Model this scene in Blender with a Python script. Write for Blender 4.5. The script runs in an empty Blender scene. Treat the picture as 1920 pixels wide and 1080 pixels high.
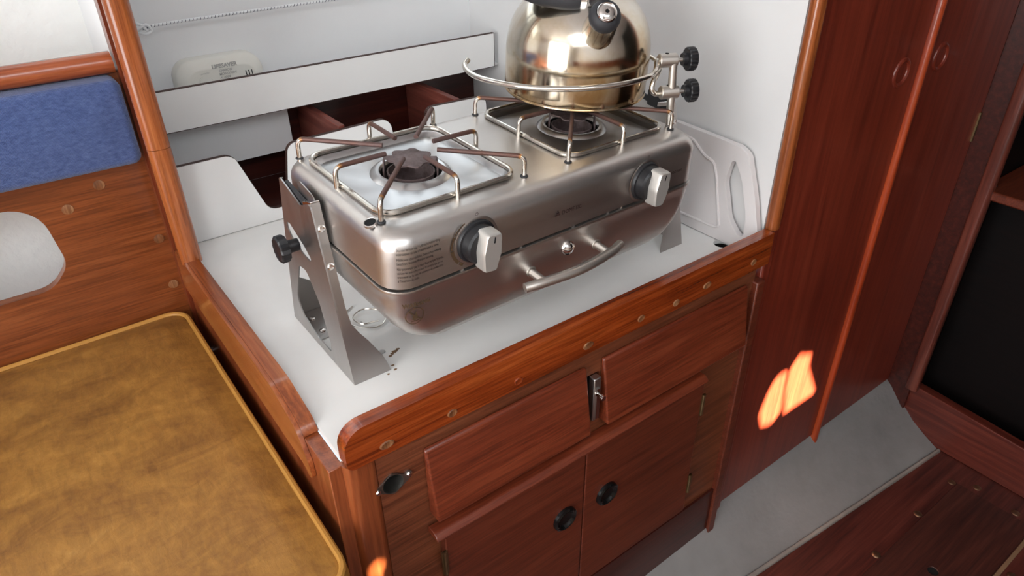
import bpy, bmesh, math, random
from math import sin, cos, pi, radians
from mathutils import Vector, Matrix
from mathutils.geometry import delaunay_2d_cdt
random.seed(7)
S = bpy.context.scene
COL = S.collection

# ------------------------------------------------------------------ camera
F_PX = 1316.41
CAM = Vector((-.2024, -.5481, .4666))
_a, _b, _c = .6331, .5597, .0156
fwd = Vector((sin(_a)*cos(_b), cos(_a)*cos(_b), -sin(_b)))
rgt = Vector((cos(_a), -sin(_a), 0)); dwn = fwd.cross(rgt)
r2 = rgt*cos(_c) + dwn*sin(_c); d2 = dwn*cos(_c) - rgt*sin(_c)
cd = bpy.data.cameras.new('camera'); cam = bpy.data.objects.new('camera', cd); COL.objects.link(cam)
cd.sensor_width = 36; cd.lens = F_PX*36/1920; cd.clip_start = .02; cd.clip_end = 60
cam.matrix_world = Matrix(((r2.x, -d2.x, -fwd.x, CAM.x), (r2.y, -d2.y, -fwd.y, CAM.y), (r2.z, -d2.z, -fwd.z, CAM.z), (0, 0, 0, 1)))
S.camera = cam

# ------------------------------------------------------------------ world, sun, daylight, exposure
S.view_settings.view_transform = 'Standard'; S.view_settings.look = 'None'
S.view_settings.gamma = 1; S.view_settings.use_curve_mapping = False
S.view_settings.exposure = 0.08
w = bpy.data.worlds.new('sky'); S.world = w; w.use_nodes = True
w.node_tree.nodes['Background'].inputs[0].default_value = (.75, .87, 1, 1)
w.node_tree.nodes['Background'].inputs[1].default_value = 1.2
SUN_DIR = Vector((.12, .8, -.58)).normalized()
sl = bpy.data.lights.new('sun', 'SUN'); sl.energy = 150; sl.color = (1, .86, .62); sl.angle = radians(.53)
so = bpy.data.objects.new('sun', sl); COL.objects.link(so)
so.rotation_euler = SUN_DIR.to_track_quat('-Z', 'Y').to_euler(); so.location = (.5, -3, 3)


def area(name, loc, target, sx, sy, power, color):
    l = bpy.data.lights.new(name, 'AREA'); l.shape = 'RECTANGLE'; l.size = sx; l.size_y = sy
    l.energy = power; l.color = color
    o = bpy.data.objects.new(name, l); COL.objects.link(o); o.location = loc
    o.rotation_euler = (Vector(target) - Vector(loc)).to_track_quat('-Z', 'Y').to_euler()
    return o


area('companionway_daylight', (-1.44, -.55, .36), (0, -.3, .15), 1.0, 1.15, 23, (1, .99, .975))
area('hatch_daylight', (-.25, -.8, .97), (-.1, -.4, 0), 1.0, .9, 13, (.92, .96, 1))
area('cabin_window_daylight_aft', (-.3, .57, .63), (-.25, -.3, .3), .6, .3, .75, (.84, .94, 1))
area('cabin_window_daylight_fore', (.3, .57, .63), (.25, -.3, .3), .5, .3, .7, (.84, .94, 1))


# ------------------------------------------------------------------ materials
MATS = {}


class NT:
    def __init__(s, name):
        s.m = bpy.data.materials.new(name); s.m.use_nodes = True
        s.t = s.m.node_tree; s.n = s.t.nodes; s.b = s.n['Principled BSDF']; MATS[name] = s.m

    def add(s, typ, **kw):
        n = s.n.new(typ)
        for k, v in kw.items():
            if k in n.inputs.keys(): n.inputs[k].default_value = v
            else: setattr(n, k, v)
        return n

    def link(s, a, b): s.t.links.new(a, b)

    def coords(s, scale, rot=(0, 0, 0)):
        tc = s.add('ShaderNodeTexCoord'); mp = s.add('ShaderNodeMapping')
        mp.inputs['Scale'].default_value = scale; mp.inputs['Rotation'].default_value = rot
        s.link(tc.outputs['Object'], mp.inputs['Vector']); return mp.outputs[0]

    def noise(s, co, scale, detail=4, rough=.55, dist=0):
        n = s.add('ShaderNodeTexNoise'); n.inputs['Scale'].default_value = scale
        n.inputs['Detail'].default_value = detail; n.inputs['Roughness'].default_value = rough
        n.inputs['Distortion'].default_value = dist
        if co: s.link(co, n.inputs['Vector'])
        return n.outputs['Fac']

    def ramp(s, f, stops):
        r = s.add('ShaderNodeValToRGB'); e = r.color_ramp.elements
        while len(e) < len(stops): e.new(.5)
        for el, (p, c) in zip(e, stops):
            el.position = p; el.color = (*c, 1) if len(c) == 3 else c
        s.link(f, r.inputs[0]); return r.outputs[0]

    def mix(s, f, a, b, mode='MIX'):
        m = s.add('ShaderNodeMix'); m.data_type = 'RGBA'; m.blend_type = mode
        for i, v in ((0, f), (6, a), (7, b)):
            if hasattr(v, 'links'): s.link(v, m.inputs[i])
            else: m.inputs[i].default_value = v if i == 0 else (*v, 1)
        return m.outputs[2]

    def bump(s, h, strength, dist=.001):
        b = s.add('ShaderNodeBump'); b.inputs['Strength'].default_value = strength; b.inputs['Distance'].default_value = dist
        s.link(h, b.inputs['Height']); s.link(b.outputs[0], s.b.inputs['Normal'])

    def set(s, **kw):
        for k, v in kw.items():
            k = k.replace('_', ' ')
            if hasattr(v, 'links'): s.link(v, s.b.inputs[k])
            else: s.b.inputs[k].default_value = (*v, 1) if isinstance(v, tuple) else v
        return s.m


def sr(r, g, b):
    f = lambda c: ((c/255+.055)/1.055)**2.4 if c > 10 else c/255/12.92
    return (f(r), f(g), f(b))


def wood(name, dark, mid, light, axis, rough=.28, coat=.35, grain=1.0, spec=.5):
    t = NT(name); sc = [95, 95, 95]; sc[axis] = 4.5
    co = t.coords(tuple(sc))
    n1 = t.noise(co, 1.0, 6, .65, .35)
    sc2 = [420, 420, 420]; sc2[axis] = 16
    n2 = t.noise(t.coords(tuple(sc2)), 1.0, 3, .6, .2)
    n3 = t.noise(t.coords((5, 5, 5)), 1.0, 3, .5)
    c = t.ramp(n1, [(.28, dark), (.5, mid), (.72, light)])
    pores = t.ramp(n2, [(.38, (.42, .38, .36)), (.56, (1, 1, 1))])
    c = t.mix(.55*grain, c, pores, 'MULTIPLY')
    blot = t.ramp(n3, [(.3, (.78, .75, .73)), (.7, (1.12, 1.1, 1.08))])
    c = t.mix(.6, c, blot, 'MULTIPLY')
    t.bump(n2, .10, .0006)
    return t.set(Base_Color=c, Roughness=rough, Coat_Weight=coat, Coat_Roughness=.12, Specular_IOR_Level=spec)


W_FID = wood('varnished_teak_along', sr(80, 28, 9), sr(138, 58, 20), sr(170, 84, 36), 0, .22, .6)
W_FIDY = wood('varnished_teak_across', sr(108, 50, 22), sr(150, 78, 38), sr(178, 106, 60), 1, .26, .5, .7)
W_FACE = wood('brown_mahogany_face', sr(80, 40, 23), sr(114, 62, 38), sr(138, 82, 54), 0, .4, .15)
W_DRAW = wood('mahogany_drawer', sr(94, 38, 21), sr(116, 50, 28), sr(134, 65, 39), 0, .36, .25)
W_DOOR = wood('mahogany_door', sr(84, 36, 21), sr(102, 45, 27), sr(118, 58, 37), 0, .4, .2)
W_LOCK = wood('red_mahogany_locker', sr(94, 32, 20), sr(118, 44, 28), sr(132, 55, 36), 2, .38, .2, .35)
W_TRIMZ = wood('orange_trim_upright', sr(118, 58, 26), sr(158, 86, 42), sr(184, 114, 64), 2, .24, .5, .8)
W_REDTRIM = wood('red_trim_upright', sr(132, 46, 20), sr(164, 64, 30), sr(182, 80, 42), 2, .3, .3, .4)
W_BACK = wood('settee_back_plywood', sr(104, 52, 24), sr(128, 67, 32), sr(146, 83, 45), 0, .28, .4, .9)
W_SIDE = wood('brown_bulkhead', sr(84, 34, 18), sr(112, 50, 28), sr(132, 66, 40), 2, .3, .3, .5)
W_PANEL = wood('cabinet_end_mahogany', sr(100, 46, 22), sr(134, 68, 36), sr(156, 88, 50), 2, .3, .4, .6)
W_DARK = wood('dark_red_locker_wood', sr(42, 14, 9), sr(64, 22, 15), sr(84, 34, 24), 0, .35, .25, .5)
W_DIV = wood('dusty_red_divider', sr(94, 44, 38), sr(118, 60, 50), sr(140, 82, 70), 1, .5, 0, .5)
W_FLOOR = wood('cabin_sole_boards', sr(52, 22, 18), sr(84, 38, 30), sr(106, 54, 44), 0, .45, .15, .6)
W_SHADE = wood('shade_black_wood', sr(8, 5, 5), sr(12, 7, 7), sr(18, 10, 9), 1, .6, 0, .4, .15)  # near-black colour paints in the shade of the forward compartment
W_END = wood('worn_bung_wood', sr(84, 44, 22), sr(134, 86, 52), sr(176, 134, 96), 2, .4, .2)


def paint(name, col, rough=.4, var=.05, bump=0, bscale=60, spec=.4):
    t = NT(name); n = t.noise(t.coords((6, 6, 6)), 1, 4, .6)
    a = tuple(max(0, c*(1-var)) for c in col); b = tuple(min(1, c*(1+var*.6)) for c in col)
    c = t.ramp(n, [(.3, a), (.7, b)])
    if bump: t.bump(t.noise(t.coords((1, 1, 1)), bscale, 3, .5), bump, .002)
    return t.set(Base_Color=c, Roughness=rough, Specular_IOR_Level=spec)


WHITE = paint('white_laminate', (.80, .80, .79), .32, .03)
WHITE_WALL = paint('white_wall_lining', (.78, .785, .79), .4, .03, .05, 220)
WHITE_TOP = paint('white_worktop_laminate', (.79, .785, .765), .28, .06)
WHITE_HULL = paint('lumpy_white_gelcoat', (.83, .84, .815), .3, .05, 1.0, 75)
GREY = paint('grey_painted_bilge', (.26, .25, .245), .55, .22, .25, 90)
DARK_EDGE = paint('brown_panel_edge', sr(60, 38, 32), .6)
PLASTIC_W = paint('white_polyethylene', (.70, .665, .66), .45, .03)
ALARM = paint('cream_plastic', (.74, .72, .66), .5, .02)
SILVER = paint('silver_lacquer', (.52, .50, .47), .38, .04)
SILVER.node_tree.nodes['Principled BSDF'].inputs['Metallic'].default_value = .55
GREYTXT = paint('grey_lettering', (.38, .37, .35), .6, 0)
BLACKP = paint('black_plastic', (.014, .014, .016), .38, .1)
RUBBER = paint('dark_grey_rubber', (.03, .03, .034), .55, .1)
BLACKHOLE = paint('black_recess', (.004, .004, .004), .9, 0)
INKB = paint('black_ink', (.02, .019, .02), .8, 0, spec=.05)
INKBR = paint('brown_ink', (.085, .052, .03), .8, 0, spec=.05)
INKDK = paint('dark_brown_ink', (.045, .027, .025), .6, 0, spec=.1)
GLOSSB = paint('gloss_black_enamel', (.006, .006, .006), .12, 0)
CORD_W = paint('white_cord', (.75, .76, .77), .8, .05)
CORD_G = paint('grey_cord_fleck', (.12, .13, .16), .8, .05)
RUST = paint('rust_stain', (.22, .13, .07), .8, .3)
SHELLP = paint('cabin_shell_paint', (.75, .76, .77), .5, .03)


def steel(name, base, rough, streak=(3, 200, 200), rv=.1, var=.08, bump=0.):
    t = NT(name); n = t.noise(t.coords(streak), 1, 4, .6); n2 = t.noise(t.coords((9, 9, 9)), 1, 5, .6)
    c = t.ramp(n2, [(.3, tuple(x*(1-var) for x in base)), (.7, base)])
    r = t.add('ShaderNodeMapRange'); r.inputs['To Min'].default_value = rough-rv; r.inputs['To Max'].default_value = rough+rv
    t.link(n, r.inputs['Value'])
    if bump: t.bump(n, bump, .0004)
    return t.set(Base_Color=c, Metallic=1., Roughness=r.outputs[0])


ST_BODY = steel('brushed_stainless', (.63, .60, .575), .37, (2, 160, 160), .06)
ST_PAN = steel('pan_stainless', (.62, .62, .625), .3, (60, 60, 60), .04)
ST_PLATE = steel('bracket_stainless', (.49, .47, .455), .36, (140, 140, 3), .07)
ST_ROD = steel('bright_steel_rod', (.70, .66, .60), .2, (40, 40, 40), .06, .25)
ST_KNOB = steel('satin_metal', (.66, .62, .57), .42, (90, 90, 90), .04)
CHROME = steel('polished_chrome', (.78, .75, .72), .1, (20, 20, 20), .04)
BRASSY = steel('aged_brass', (.34, .25, .13), .42, (40, 40, 40), .08, .4)
PEWTER = steel('worn_cast_metal', (.42, .39, .35), .4, (60, 60, 60), .1, .5)

t = NT('heat_stained_rod')   # bright steel that browns with heat towards the burner
at = t.add('ShaderNodeAttribute', attribute_name='wear')
n = t.noise(t.coords((60, 60, 60)), 1, 4, .7)
ad = t.add('ShaderNodeMath', operation='MULTIPLY_ADD'); t.link(n, ad.inputs[0]); ad.inputs[1].default_value = .5; t.link(at.outputs['Fac'], ad.inputs[2])
c = t.ramp(ad.outputs[0], [(.36, (.70, .66, .60)), (.5, (.45, .22, .08)), (.66, (.16, .08, .06)), (1, (.13, .09, .09))])
rr = t.ramp(ad.outputs[0], [(.4, (.2,)*3), (.75, (.55,)*3)])
mm = t.ramp(ad.outputs[0], [(.45, (1,)*3), (.9, (.55,)*3)])
HEATROD = t.set(Base_Color=c, Metallic=mm, Roughness=rr)

t = NT('tarnished_kettle_steel')
n = t.noise(t.coords((14, 14, 14)), 1, 6, .65, .5); n2 = t.noise(t.coords((45, 45, 12)), 1, 4, .6)
tcz = t.add('ShaderNodeTexCoord'); sep = t.add('ShaderNodeSeparateXYZ'); t.link(tcz.outputs['Object'], sep.inputs[0])
mr = t.add('ShaderNodeMapRange'); t.link(sep.outputs['Z'], mr.inputs['Value'])
mr.inputs['From Min'].default_value = 0; mr.inputs['From Max'].default_value = .1; mr.inputs['To Min'].default_value = .24; mr.inputs['To Max'].default_value = -.06
sm = t.add('ShaderNodeMath', operation='ADD'); t.link(n, sm.inputs[0]); t.link(mr.outputs[0], sm.inputs[1])
c = t.ramp(sm.outputs[0], [(.36, (.74, .70, .63)), (.54, (.62, .54, .42)), (.76, (.40, .27, .14))])
rr = t.ramp(n2, [(.3, (.10,)*3), (.75, (.22,)*3)])
KETTLE = t.set(Base_Color=c, Metallic=1., Roughness=rr)

t = NT('burnt_burner_iron')
n = t.noise(t.coords((120, 120, 120)), 1, 4, .7)
c = t.ramp(n, [(.3, (.085, .055, .05)), (.7, (.2, .15, .15))])
t.bump(n, .3, .0005)
BURNT = t.set(Base_Color=c, Roughness=.6, Metallic=.35)

t = NT('mustard_leathercloth')
n = t.noise(t.coords((13, 24, 18), (0, 0, .5)), 1, 8, .72, .5); n2 = t.noise(t.coords((110, 40, 70), (0, 0, .6)), 1, 5, .65, .5)
n3 = t.noise(t.coords((230, 120, 200), (0, 0, .4)), 1, 3, .6)
c = t.ramp(n, [(.28, sr(116, 76, 34)), (.46, sr(146, 101, 45)), (.58, sr(162, 115, 52)), (.76, sr(182, 136, 70))])
c = t.mix(.5, c, t.ramp(n2, [(.35, (.62, .6, .58)), (.6, (1.08, 1.08, 1.05))]), 'MULTIPLY')
mxh = t.add('ShaderNodeMath', operation='MULTIPLY_ADD'); t.link(n3, mxh.inputs[0]); mxh.inputs[1].default_value = .4; t.link(n2, mxh.inputs[2])
t.bump(mxh.outputs[0], .35, .0015)
LEATHER = t.set(Base_Color=c, Roughness=.42, Specular_IOR_Level=.4)

t = NT('blue_woven_fabric')
wx = t.add('ShaderNodeTexWave'); wx.wave_type = 'BANDS'; wx.bands_direction = 'X'; wx.inputs['Scale'].default_value = 260; wx.inputs['Distortion'].default_value = 1.5
wz = t.add('ShaderNodeTexWave'); wz.wave_type = 'BANDS'; wz.bands_direction = 'Z'; wz.inputs['Scale'].default_value = 260; wz.inputs['Distortion'].default_value = 1.5
co = t.coords((1, 1, 1)); t.link(co, wx.inputs['Vector']); t.link(co, wz.inputs['Vector'])
ml = t.add('ShaderNodeMath', operation='ADD'); t.link(wx.outputs['Fac'], ml.inputs[0]); t.link(wz.outputs['Fac'], ml.inputs[1])
n = t.noise(t.coords((150, 150, 320)), 1, 4, .7)
c = t.ramp(n, [(.3, sr(58, 75, 122)), (.7, sr(86, 104, 152))])
c = t.mix(.35, c, t.ramp(ml.outputs[0], [(.3, (.6, .6, .62)), (1, (1.1, 1.1, 1.1))]), 'MULTIPLY')
t.bump(ml.outputs[0], .5, .0006)
BLUE = t.set(Base_Color=c, Roughness=.9, Sheen_Weight=.3, Specular_IOR_Level=.15)


# ------------------------------------------------------------------ mesh helpers
def new(): return bmesh.new()


def obj(name, bm, mat, parent=None, smooth=35, kind=None, bevel=0, seg=2, offset=None):
    bmesh.ops.recalc_face_normals(bm, faces=bm.faces)
    me = bpy.data.meshes.new(name); bm.to_mesh(me); bm.free()
    mats = mat if isinstance(mat, (list, tuple)) else [mat]
    for m in mats: me.materials.append(m)
    if smooth:
        me.shade_smooth(); me.set_sharp_from_angle(angle=radians(smooth))
    o = bpy.data.objects.new(name, me); COL.objects.link(o)
    if parent is not None: o.parent = parent
    if offset is not None: o.location = offset
    if bevel:
        b = o.modifiers.new('bevel', 'BEVEL'); b.width = bevel; b.segments = seg; b.limit_method = 'ANGLE'; b.angle_limit = radians(40); b.harden_normals = False
    if kind: o['kind'] = kind
    return o


def tag(o, label, cat, group=None):
    o['label'] = label; o['category'] = cat
    if group: o['group'] = group
    return o


def thing(name, label, cat, loc=(0, 0, 0), rot=None, group=None):
    o = bpy.data.objects.new(name, None); COL.objects.link(o); o.empty_display_size = .05
    if rot is not None: o.matrix_world = Matrix.Translation(Vector(loc)) @ rot.to_4x4()
    else: o.location = loc
    return tag(o, label, cat, group)


def box(bm, x0, x1, y0, y1, z0, z1, mi=0):
    vs = [bm.verts.new((x, y, z)) for x in (x0, x1) for y in (y0, y1) for z in (z0, z1)]
    for f in ((0, 1, 3, 2), (4, 6, 7, 5), (0, 4, 5, 1), (2, 3, 7, 6), (0, 2, 6, 4), (1, 5, 7, 3)):
        fc = bm.faces.new([vs[i] for i in f]); fc.material_index = mi
    return vs


def hexa(bm, pts, mi=0):   # 4 front corners, 4 back corners in the same order
    vs = [bm.verts.new(p) for p in pts]
    for f in ((0, 1, 2, 3), (7, 6, 5, 4), (0, 4, 5, 1), (1, 5, 6, 2), (2, 6, 7, 3), (3, 7, 4, 0)):
        bm.faces.new([vs[i] for i in f]).material_index = mi


def rrect(x0, x1, y0, y1, r, n=6):
    r = min(r, (x1-x0)/2-1e-5, (y1-y0)/2-1e-5); p = []
    for cx, cy, a0 in ((x1-r, y1-r, 0), (x0+r, y1-r, 90), (x0+r, y0+r, 180), (x1-r, y0+r, 270)):
        for k in range(n+1):
            a = radians(a0 + 90*k/n); p.append((cx+r*cos(a), cy+r*sin(a)))
    return p


def rpoly(pts, rad, n=6):   # polygon with rounded corners, rad a number or one per corner
    out = []; N = len(pts)
    for i in range(N):
        p = Vector(pts[i]); a = Vector(pts[i-1])-p; b = Vector(pts[(i+1) % N])-p
        r = rad[i] if isinstance(rad, (list, tuple)) else rad
        ang = a.angle(b)
        if r <= 1e-6 or ang > 3.1: out.append(tuple(p)); continue
        d = min(r/math.tan(ang/2), .49*a.length, .49*b.length); r = d*math.tan(ang/2)
        bis = (a.normalized()+b.normalized()).normalized(); c = p+bis*(r/sin(ang/2))
        s = p+a.normalized()*d-c; e = p+b.normalized()*d-c
        a0 = math.atan2(s.y, s.x); a1 = math.atan2(e.y, e.x); da = (a1-a0+pi) % (2*pi)-pi
        for k in range(n+1):
            t_ = a0+da*k/n; out.append((c.x+r*cos(t_), c.y+r*sin(t_)))
    return out


def circ(cx, cy, r, n=24, ry=None):
    return [(cx+r*cos(2*pi*k/n), cy+(ry or r)*sin(2*pi*k/n)) for k in range(n)]


def inside(p, loops):
    c = False
    for lp in loops:
        for i in range(len(lp)):
            (x1, y1), (x2, y2) = lp[i], lp[i-1]
            if (y1 > p[1]) != (y2 > p[1]) and p[0] < (x2-x1)*(p[1]-y1)/(y2-y1)+x1: c = not c
    return c


def flat(bm, loops2d, loopsv, mi=0):
    """fill the region between 2D loops (even-odd), using the given vertices"""
    pts = [Vector(p) for lp in loops2d for p in lp]; vs = [v for lv in loopsv for v in lv]; ed = []; k = 0
    for lp in loops2d:
        ed += [(k+i, k+(i+1) % len(lp)) for i in range(len(lp))]; k += len(lp)
    ov, oe, of, orig, _, _ = delaunay_2d_cdt(pts, ed, [], 0, 1e-7)
    for f in of:
        c = sum((ov[i] for i in f), Vector((0, 0)))/len(f)
        if not inside(c, loops2d): continue
        q = [vs[orig[i][0]] for i in f if orig[i]]
        if len(q) == len(f) and len(set(q)) == len(q):
            try: bm.faces.new(q).material_index = mi
            except ValueError: pass


def prism(bm, outer, fn, depth, holes=()):
    """outer / holes: 2D loops; fn maps (u, v) to 3D; depth: 3D vector of the extrusion"""
    loops = [[tuple(p) for p in lp] for lp in [outer, *holes]]; D = Vector(depth)
    A = [[bm.verts.new(fn(*p)) for p in lp] for lp in loops]
    B = [[bm.verts.new(Vector(fn(*p))+D) for p in lp] for lp in loops]
    flat(bm, loops, A); flat(bm, loops, B)
    for a, b in zip(A, B):
        for i in range(len(a)):
            j = (i+1) % len(a); bm.faces.new((a[i], a[j], b[j], b[i]))


def fill(bm, loops, mi=0):
    flat(bm, [[(v.co.x, v.co.y) for v in lp] for lp in loops], loops, mi)


def loft(bm, loops, cap0=False, cap1=False, mi=0):
    L = [[bm.verts.new(p) for p in lp] for lp in loops]
    n = len(L[0])
    for a, b in zip(L, L[1:]):
        for i in range(n):
            bm.faces.new((a[i], a[(i+1) % n], b[(i+1) % n], b[i])).material_index = mi
    if cap0: bm.faces.new(L[0]).material_index = mi
    if cap1: bm.faces.new(L[-1]).material_index = mi
    return L


def smooth_path(pts, k=6, closed=False):
    P = [Vector(p) for p in pts]; out = []; N = len(P)
    for i in range(N if closed else N-1):
        p0 = P[(i-1) % N] if closed or i > 0 else P[0]*2-P[1]
        p1, p2 = P[i], P[(i+1) % N]
        p3 = P[(i+2) % N] if closed or i+2 < N else P[-1]*2-P[-2]
        for j in range(k):
            t_ = j/k
            out.append(.5*((2*p1)+(p2-p0)*t_+(2*p0-5*p1+4*p2-p3)*t_*t_+(3*p1-p0-3*p2+p3)*t_**3))
    if not closed: out.append(P[-1])
    return out


def bend_path(pts, r, n=5):   # polyline with filleted corners
    P = [Vector(p) for p in pts]; out = [P[0]]
    for i in range(1, len(P)-1):
        a = P[i-1]-P[i]; b = P[i+1]-P[i]; d = min(r, a.length*.45, b.length*.45)
        s = P[i]+a.normalized()*d; e = P[i]+b.normalized()*d
        for k in range(n+1):
            t_ = k/n; out.append(s*(1-t_)**2+P[i]*2*t_*(1-t_)+e*t_*t_)
    return out+[P[-1]]


def tube(bm, pts, r, seg=10, closed=False, caps=True, wear=None, mi=0):
    P = [Vector(p) for p in pts]; N = len(P); up = None; rings = []
    lay = bm.verts.layers.float.get('wear') or bm.verts.layers.float.new('wear') if wear else None
    for i in range(N):
        a = P[(i-1) % N] if closed or i > 0 else P[i]; b = P[(i+1) % N] if closed or i < N-1 else P[i]
        tg = (b-a).normalized()
        if up is None: up = tg.orthogonal().normalized()
        up = (up-tg*up.dot(tg)); up = up.normalized() if up.length > 1e-6 else tg.orthogonal().normalized()
        sd = tg.cross(up); rr = r(i/(N-1)) if callable(r) else r
        ring = [bm.verts.new(P[i]+(up*cos(2*pi*k/seg)+sd*sin(2*pi*k/seg))*rr) for k in range(seg)]
        if lay:
            for v in ring: v[lay] = wear(i/(N-1))
        rings.append(ring)
    for i in range(N if closed else N-1):
        A, B = rings[i], rings[(i+1) % N]
        for k in range(seg): bm.faces.new((A[k], A[(k+1) % seg], B[(k+1) % seg], B[k])).material_index = mi
    if caps and not closed:
        bm.faces.new(rings[0]).material_index = mi; bm.faces.new(rings[-1]).material_index = mi


def lathe(bm, prof, seg=32, mat=None, mi=0):
    """prof: (radius, z) from bottom to top about z; mat: Matrix"""
    mat = mat or Matrix(); rings = []
    for r, z in prof:
        if r < 1e-6: rings.append([bm.verts.new(mat @ Vector((0, 0, z)))])
        else: rings.append([bm.verts.new(mat @ Vector((r*cos(2*pi*k/seg), r*sin(2*pi*k/seg), z))) for k in range(seg)])
    for A, B in zip(rings, rings[1:]):
        for k in range(seg):
            k2 = (k+1) % seg
            if len(A) == 1 and len(B) == 1: continue
            if len(A) == 1: f = (A[0], B[k2], B[k])
            elif len(B) == 1: f = (A[k], A[k2], B[0])
            else: f = (A[k], A[k2], B[k2], B[k])
            bm.faces.new(f).material_index = mi


def frame(origin, zdir, xdir=(1, 0, 0)):
    z = Vector(zdir).normalized(); x = Vector(xdir); x = (x-z*x.dot(z))
    if x.length < 1e-5: x = z.orthogonal()
    x.normalize(); y = z.cross(x)
    return Matrix(((x.x, y.x, z.x, origin[0]), (x.y, y.y, z.y, origin[1]), (x.z, y.z, z.z, origin[2]), (0, 0, 0, 1)))


def text(bm, s, size, origin, right, up, lift=.0003, squeeze=1., bold=0., wrap=None):
    cu = bpy.data.curves.new('t', 'FONT'); cu.body = s; cu.size = size; cu.offset = bold; cu.resolution_u = 2
    to = bpy.data.objects.new('t', cu); me = bpy.data.meshes.new_from_object(to)
    R = Vector(right).normalized(); U = Vector(up).normalized(); N = R.cross(U); o = Vector(origin)+N*lift
    vs = [bm.verts.new(o+R*(v.co.x*squeeze)+U*v.co.y) for v in me.vertices]
    if wrap:
        for v in vs: v.co.y += wrap(v.co.x)
    for p in me.polygons:
        try: bm.faces.new([vs[i] for i in p.vertices])
        except ValueError: pass
    bpy.data.objects.remove(to); bpy.data.curves.remove(cu); bpy.data.meshes.remove(me)


def box_obj(name, x0, x1, y0, y1, z0, z1, mat, parent=None, kind=None, bevel=0, seg=2):
    bm = new(); box(bm, x0, x1, y0, y1, z0, z1)
    return obj(name, bm, mat, parent, 35, kind, bevel, seg)


XZ = lambda y: (lambda u, v: (u, y, v))
YZ = lambda x: (lambda u, v: (x, u, v))
XY = lambda z: (lambda u, v: (u, v, z))

# ------------------------------------------------------------------ the setting: cabin shell
FLOOR = -.605
fl = box_obj('floor', -1.6, 1.13, -1.6, -.135, FLOOR-.03, FLOOR, W_FLOOR, kind='structure')
box_obj('floor_forward', 1.13, 2.0, -1.6, .7, FLOOR-.03, FLOOR, W_SHADE, kind='structure')
box_obj('ceiling', -1.6, 2.0, -1.62, .75, 1.0, 1.05, SHELLP, kind='structure')
bm = new(); box(bm, -.08, .553, .60, .63, -.05, 1.0); obj('wall_back', bm, WHITE_WALL, kind='structure')
bm = new(); box(bm, .552, .566, -.082, .63, -.05, 1.0); obj('wall_right', bm, paint('off_white_bulkhead', (.68, .675, .67), .4, .04, .05, 220), kind='structure')
box_obj('wall_left', -.077, -.055, .40, .66, .0, 1.0, WHITE_WALL, kind='structure')
box_obj('wall_left_facing', -.0775, -.054, .3865, .41, -.62, 1.0, W_SIDE, kind='structure')
bm = new()   # lumpy white hull side behind the settee
N = 36
gv = [[bm.verts.new((-1.6+1.54*i/N, .52+.07*sin(j/14*1.2), -.25+1.25*j/14)) for j in range(15)] for i in range(N+1)]
for i in range(N):
    for j in range(14): bm.faces.new((gv[i][j], gv[i+1][j], gv[i+1][j+1], gv[i][j+1]))
obj('wall_hull', bm, WHITE_HULL, kind='structure')
# aft wall with the companionway opening
bm = new(); prism(bm, [(-1.6, -.64), (.7, -.64), (.7, 1.0), (-1.6, 1.0)], YZ(-1.5), (-.04, 0, 0), [rrect(-1.08, -.02, -.24, .96, .02, 3)])
obj('wall_aft', bm, SHELLP, kind='structure')
# port side: wooden below, white above, with added holes shaped to cast the sun patches
SUNPATCH = [[(.716, -.241), (.754, -.258), (.758, -.291), (.806, -.369), (.714, -.369), (.700, -.301), (.699, -.261)],
            [(.672, -.258), (.690, -.263), (.690, -.291), (.700, -.357), (.678, -.374), (.649, -.361), (.634, -.325), (.645, -.285), (.656, -.265)]]
tt = (1.6-.09)/SUN_DIR.y
dx, dz = -SUN_DIR.x*tt, -SUN_DIR.z*tt
holes = [[(x+dx, z+dz) for x, z in ((-.0500, -.152), (-.0430, -.148), (-.0420, -.158), (-.0470, -.168), (-.0490, -.195), (-.0520, -.195))], rpoly([(x+dx, z+dz) for x, z in SUNPATCH[0]], .003, 3), rpoly([(x+dx, z+dz) for x, z in SUNPATCH[1]], .012, 4)]
bm = new(); prism(bm, [(-1.6, .1), (2.0, .1), (2.0, 1.0), (-1.6, 1.0)], XZ(-1.6), (0, -.004, 0), holes)
obj('wall_port_gobo', bm, SHELLP, kind='structure')
box_obj('wall_port_lower', -1.6, 2.0, -1.62, -1.6, -.64, .1, W_BACK, kind='structure')
box_obj('wall_port_reflector', -1.2, 1.0, -1.6, -.98, FLOOR, -.16, paint('beige_reflector', (.56, .47, .36), .7), kind='structure')  # unseen pale block, added to brighten the reflection in the stove front
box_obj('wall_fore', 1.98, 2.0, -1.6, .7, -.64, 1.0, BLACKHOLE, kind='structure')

# ------------------------------------------------------------------ settee on the left

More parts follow.
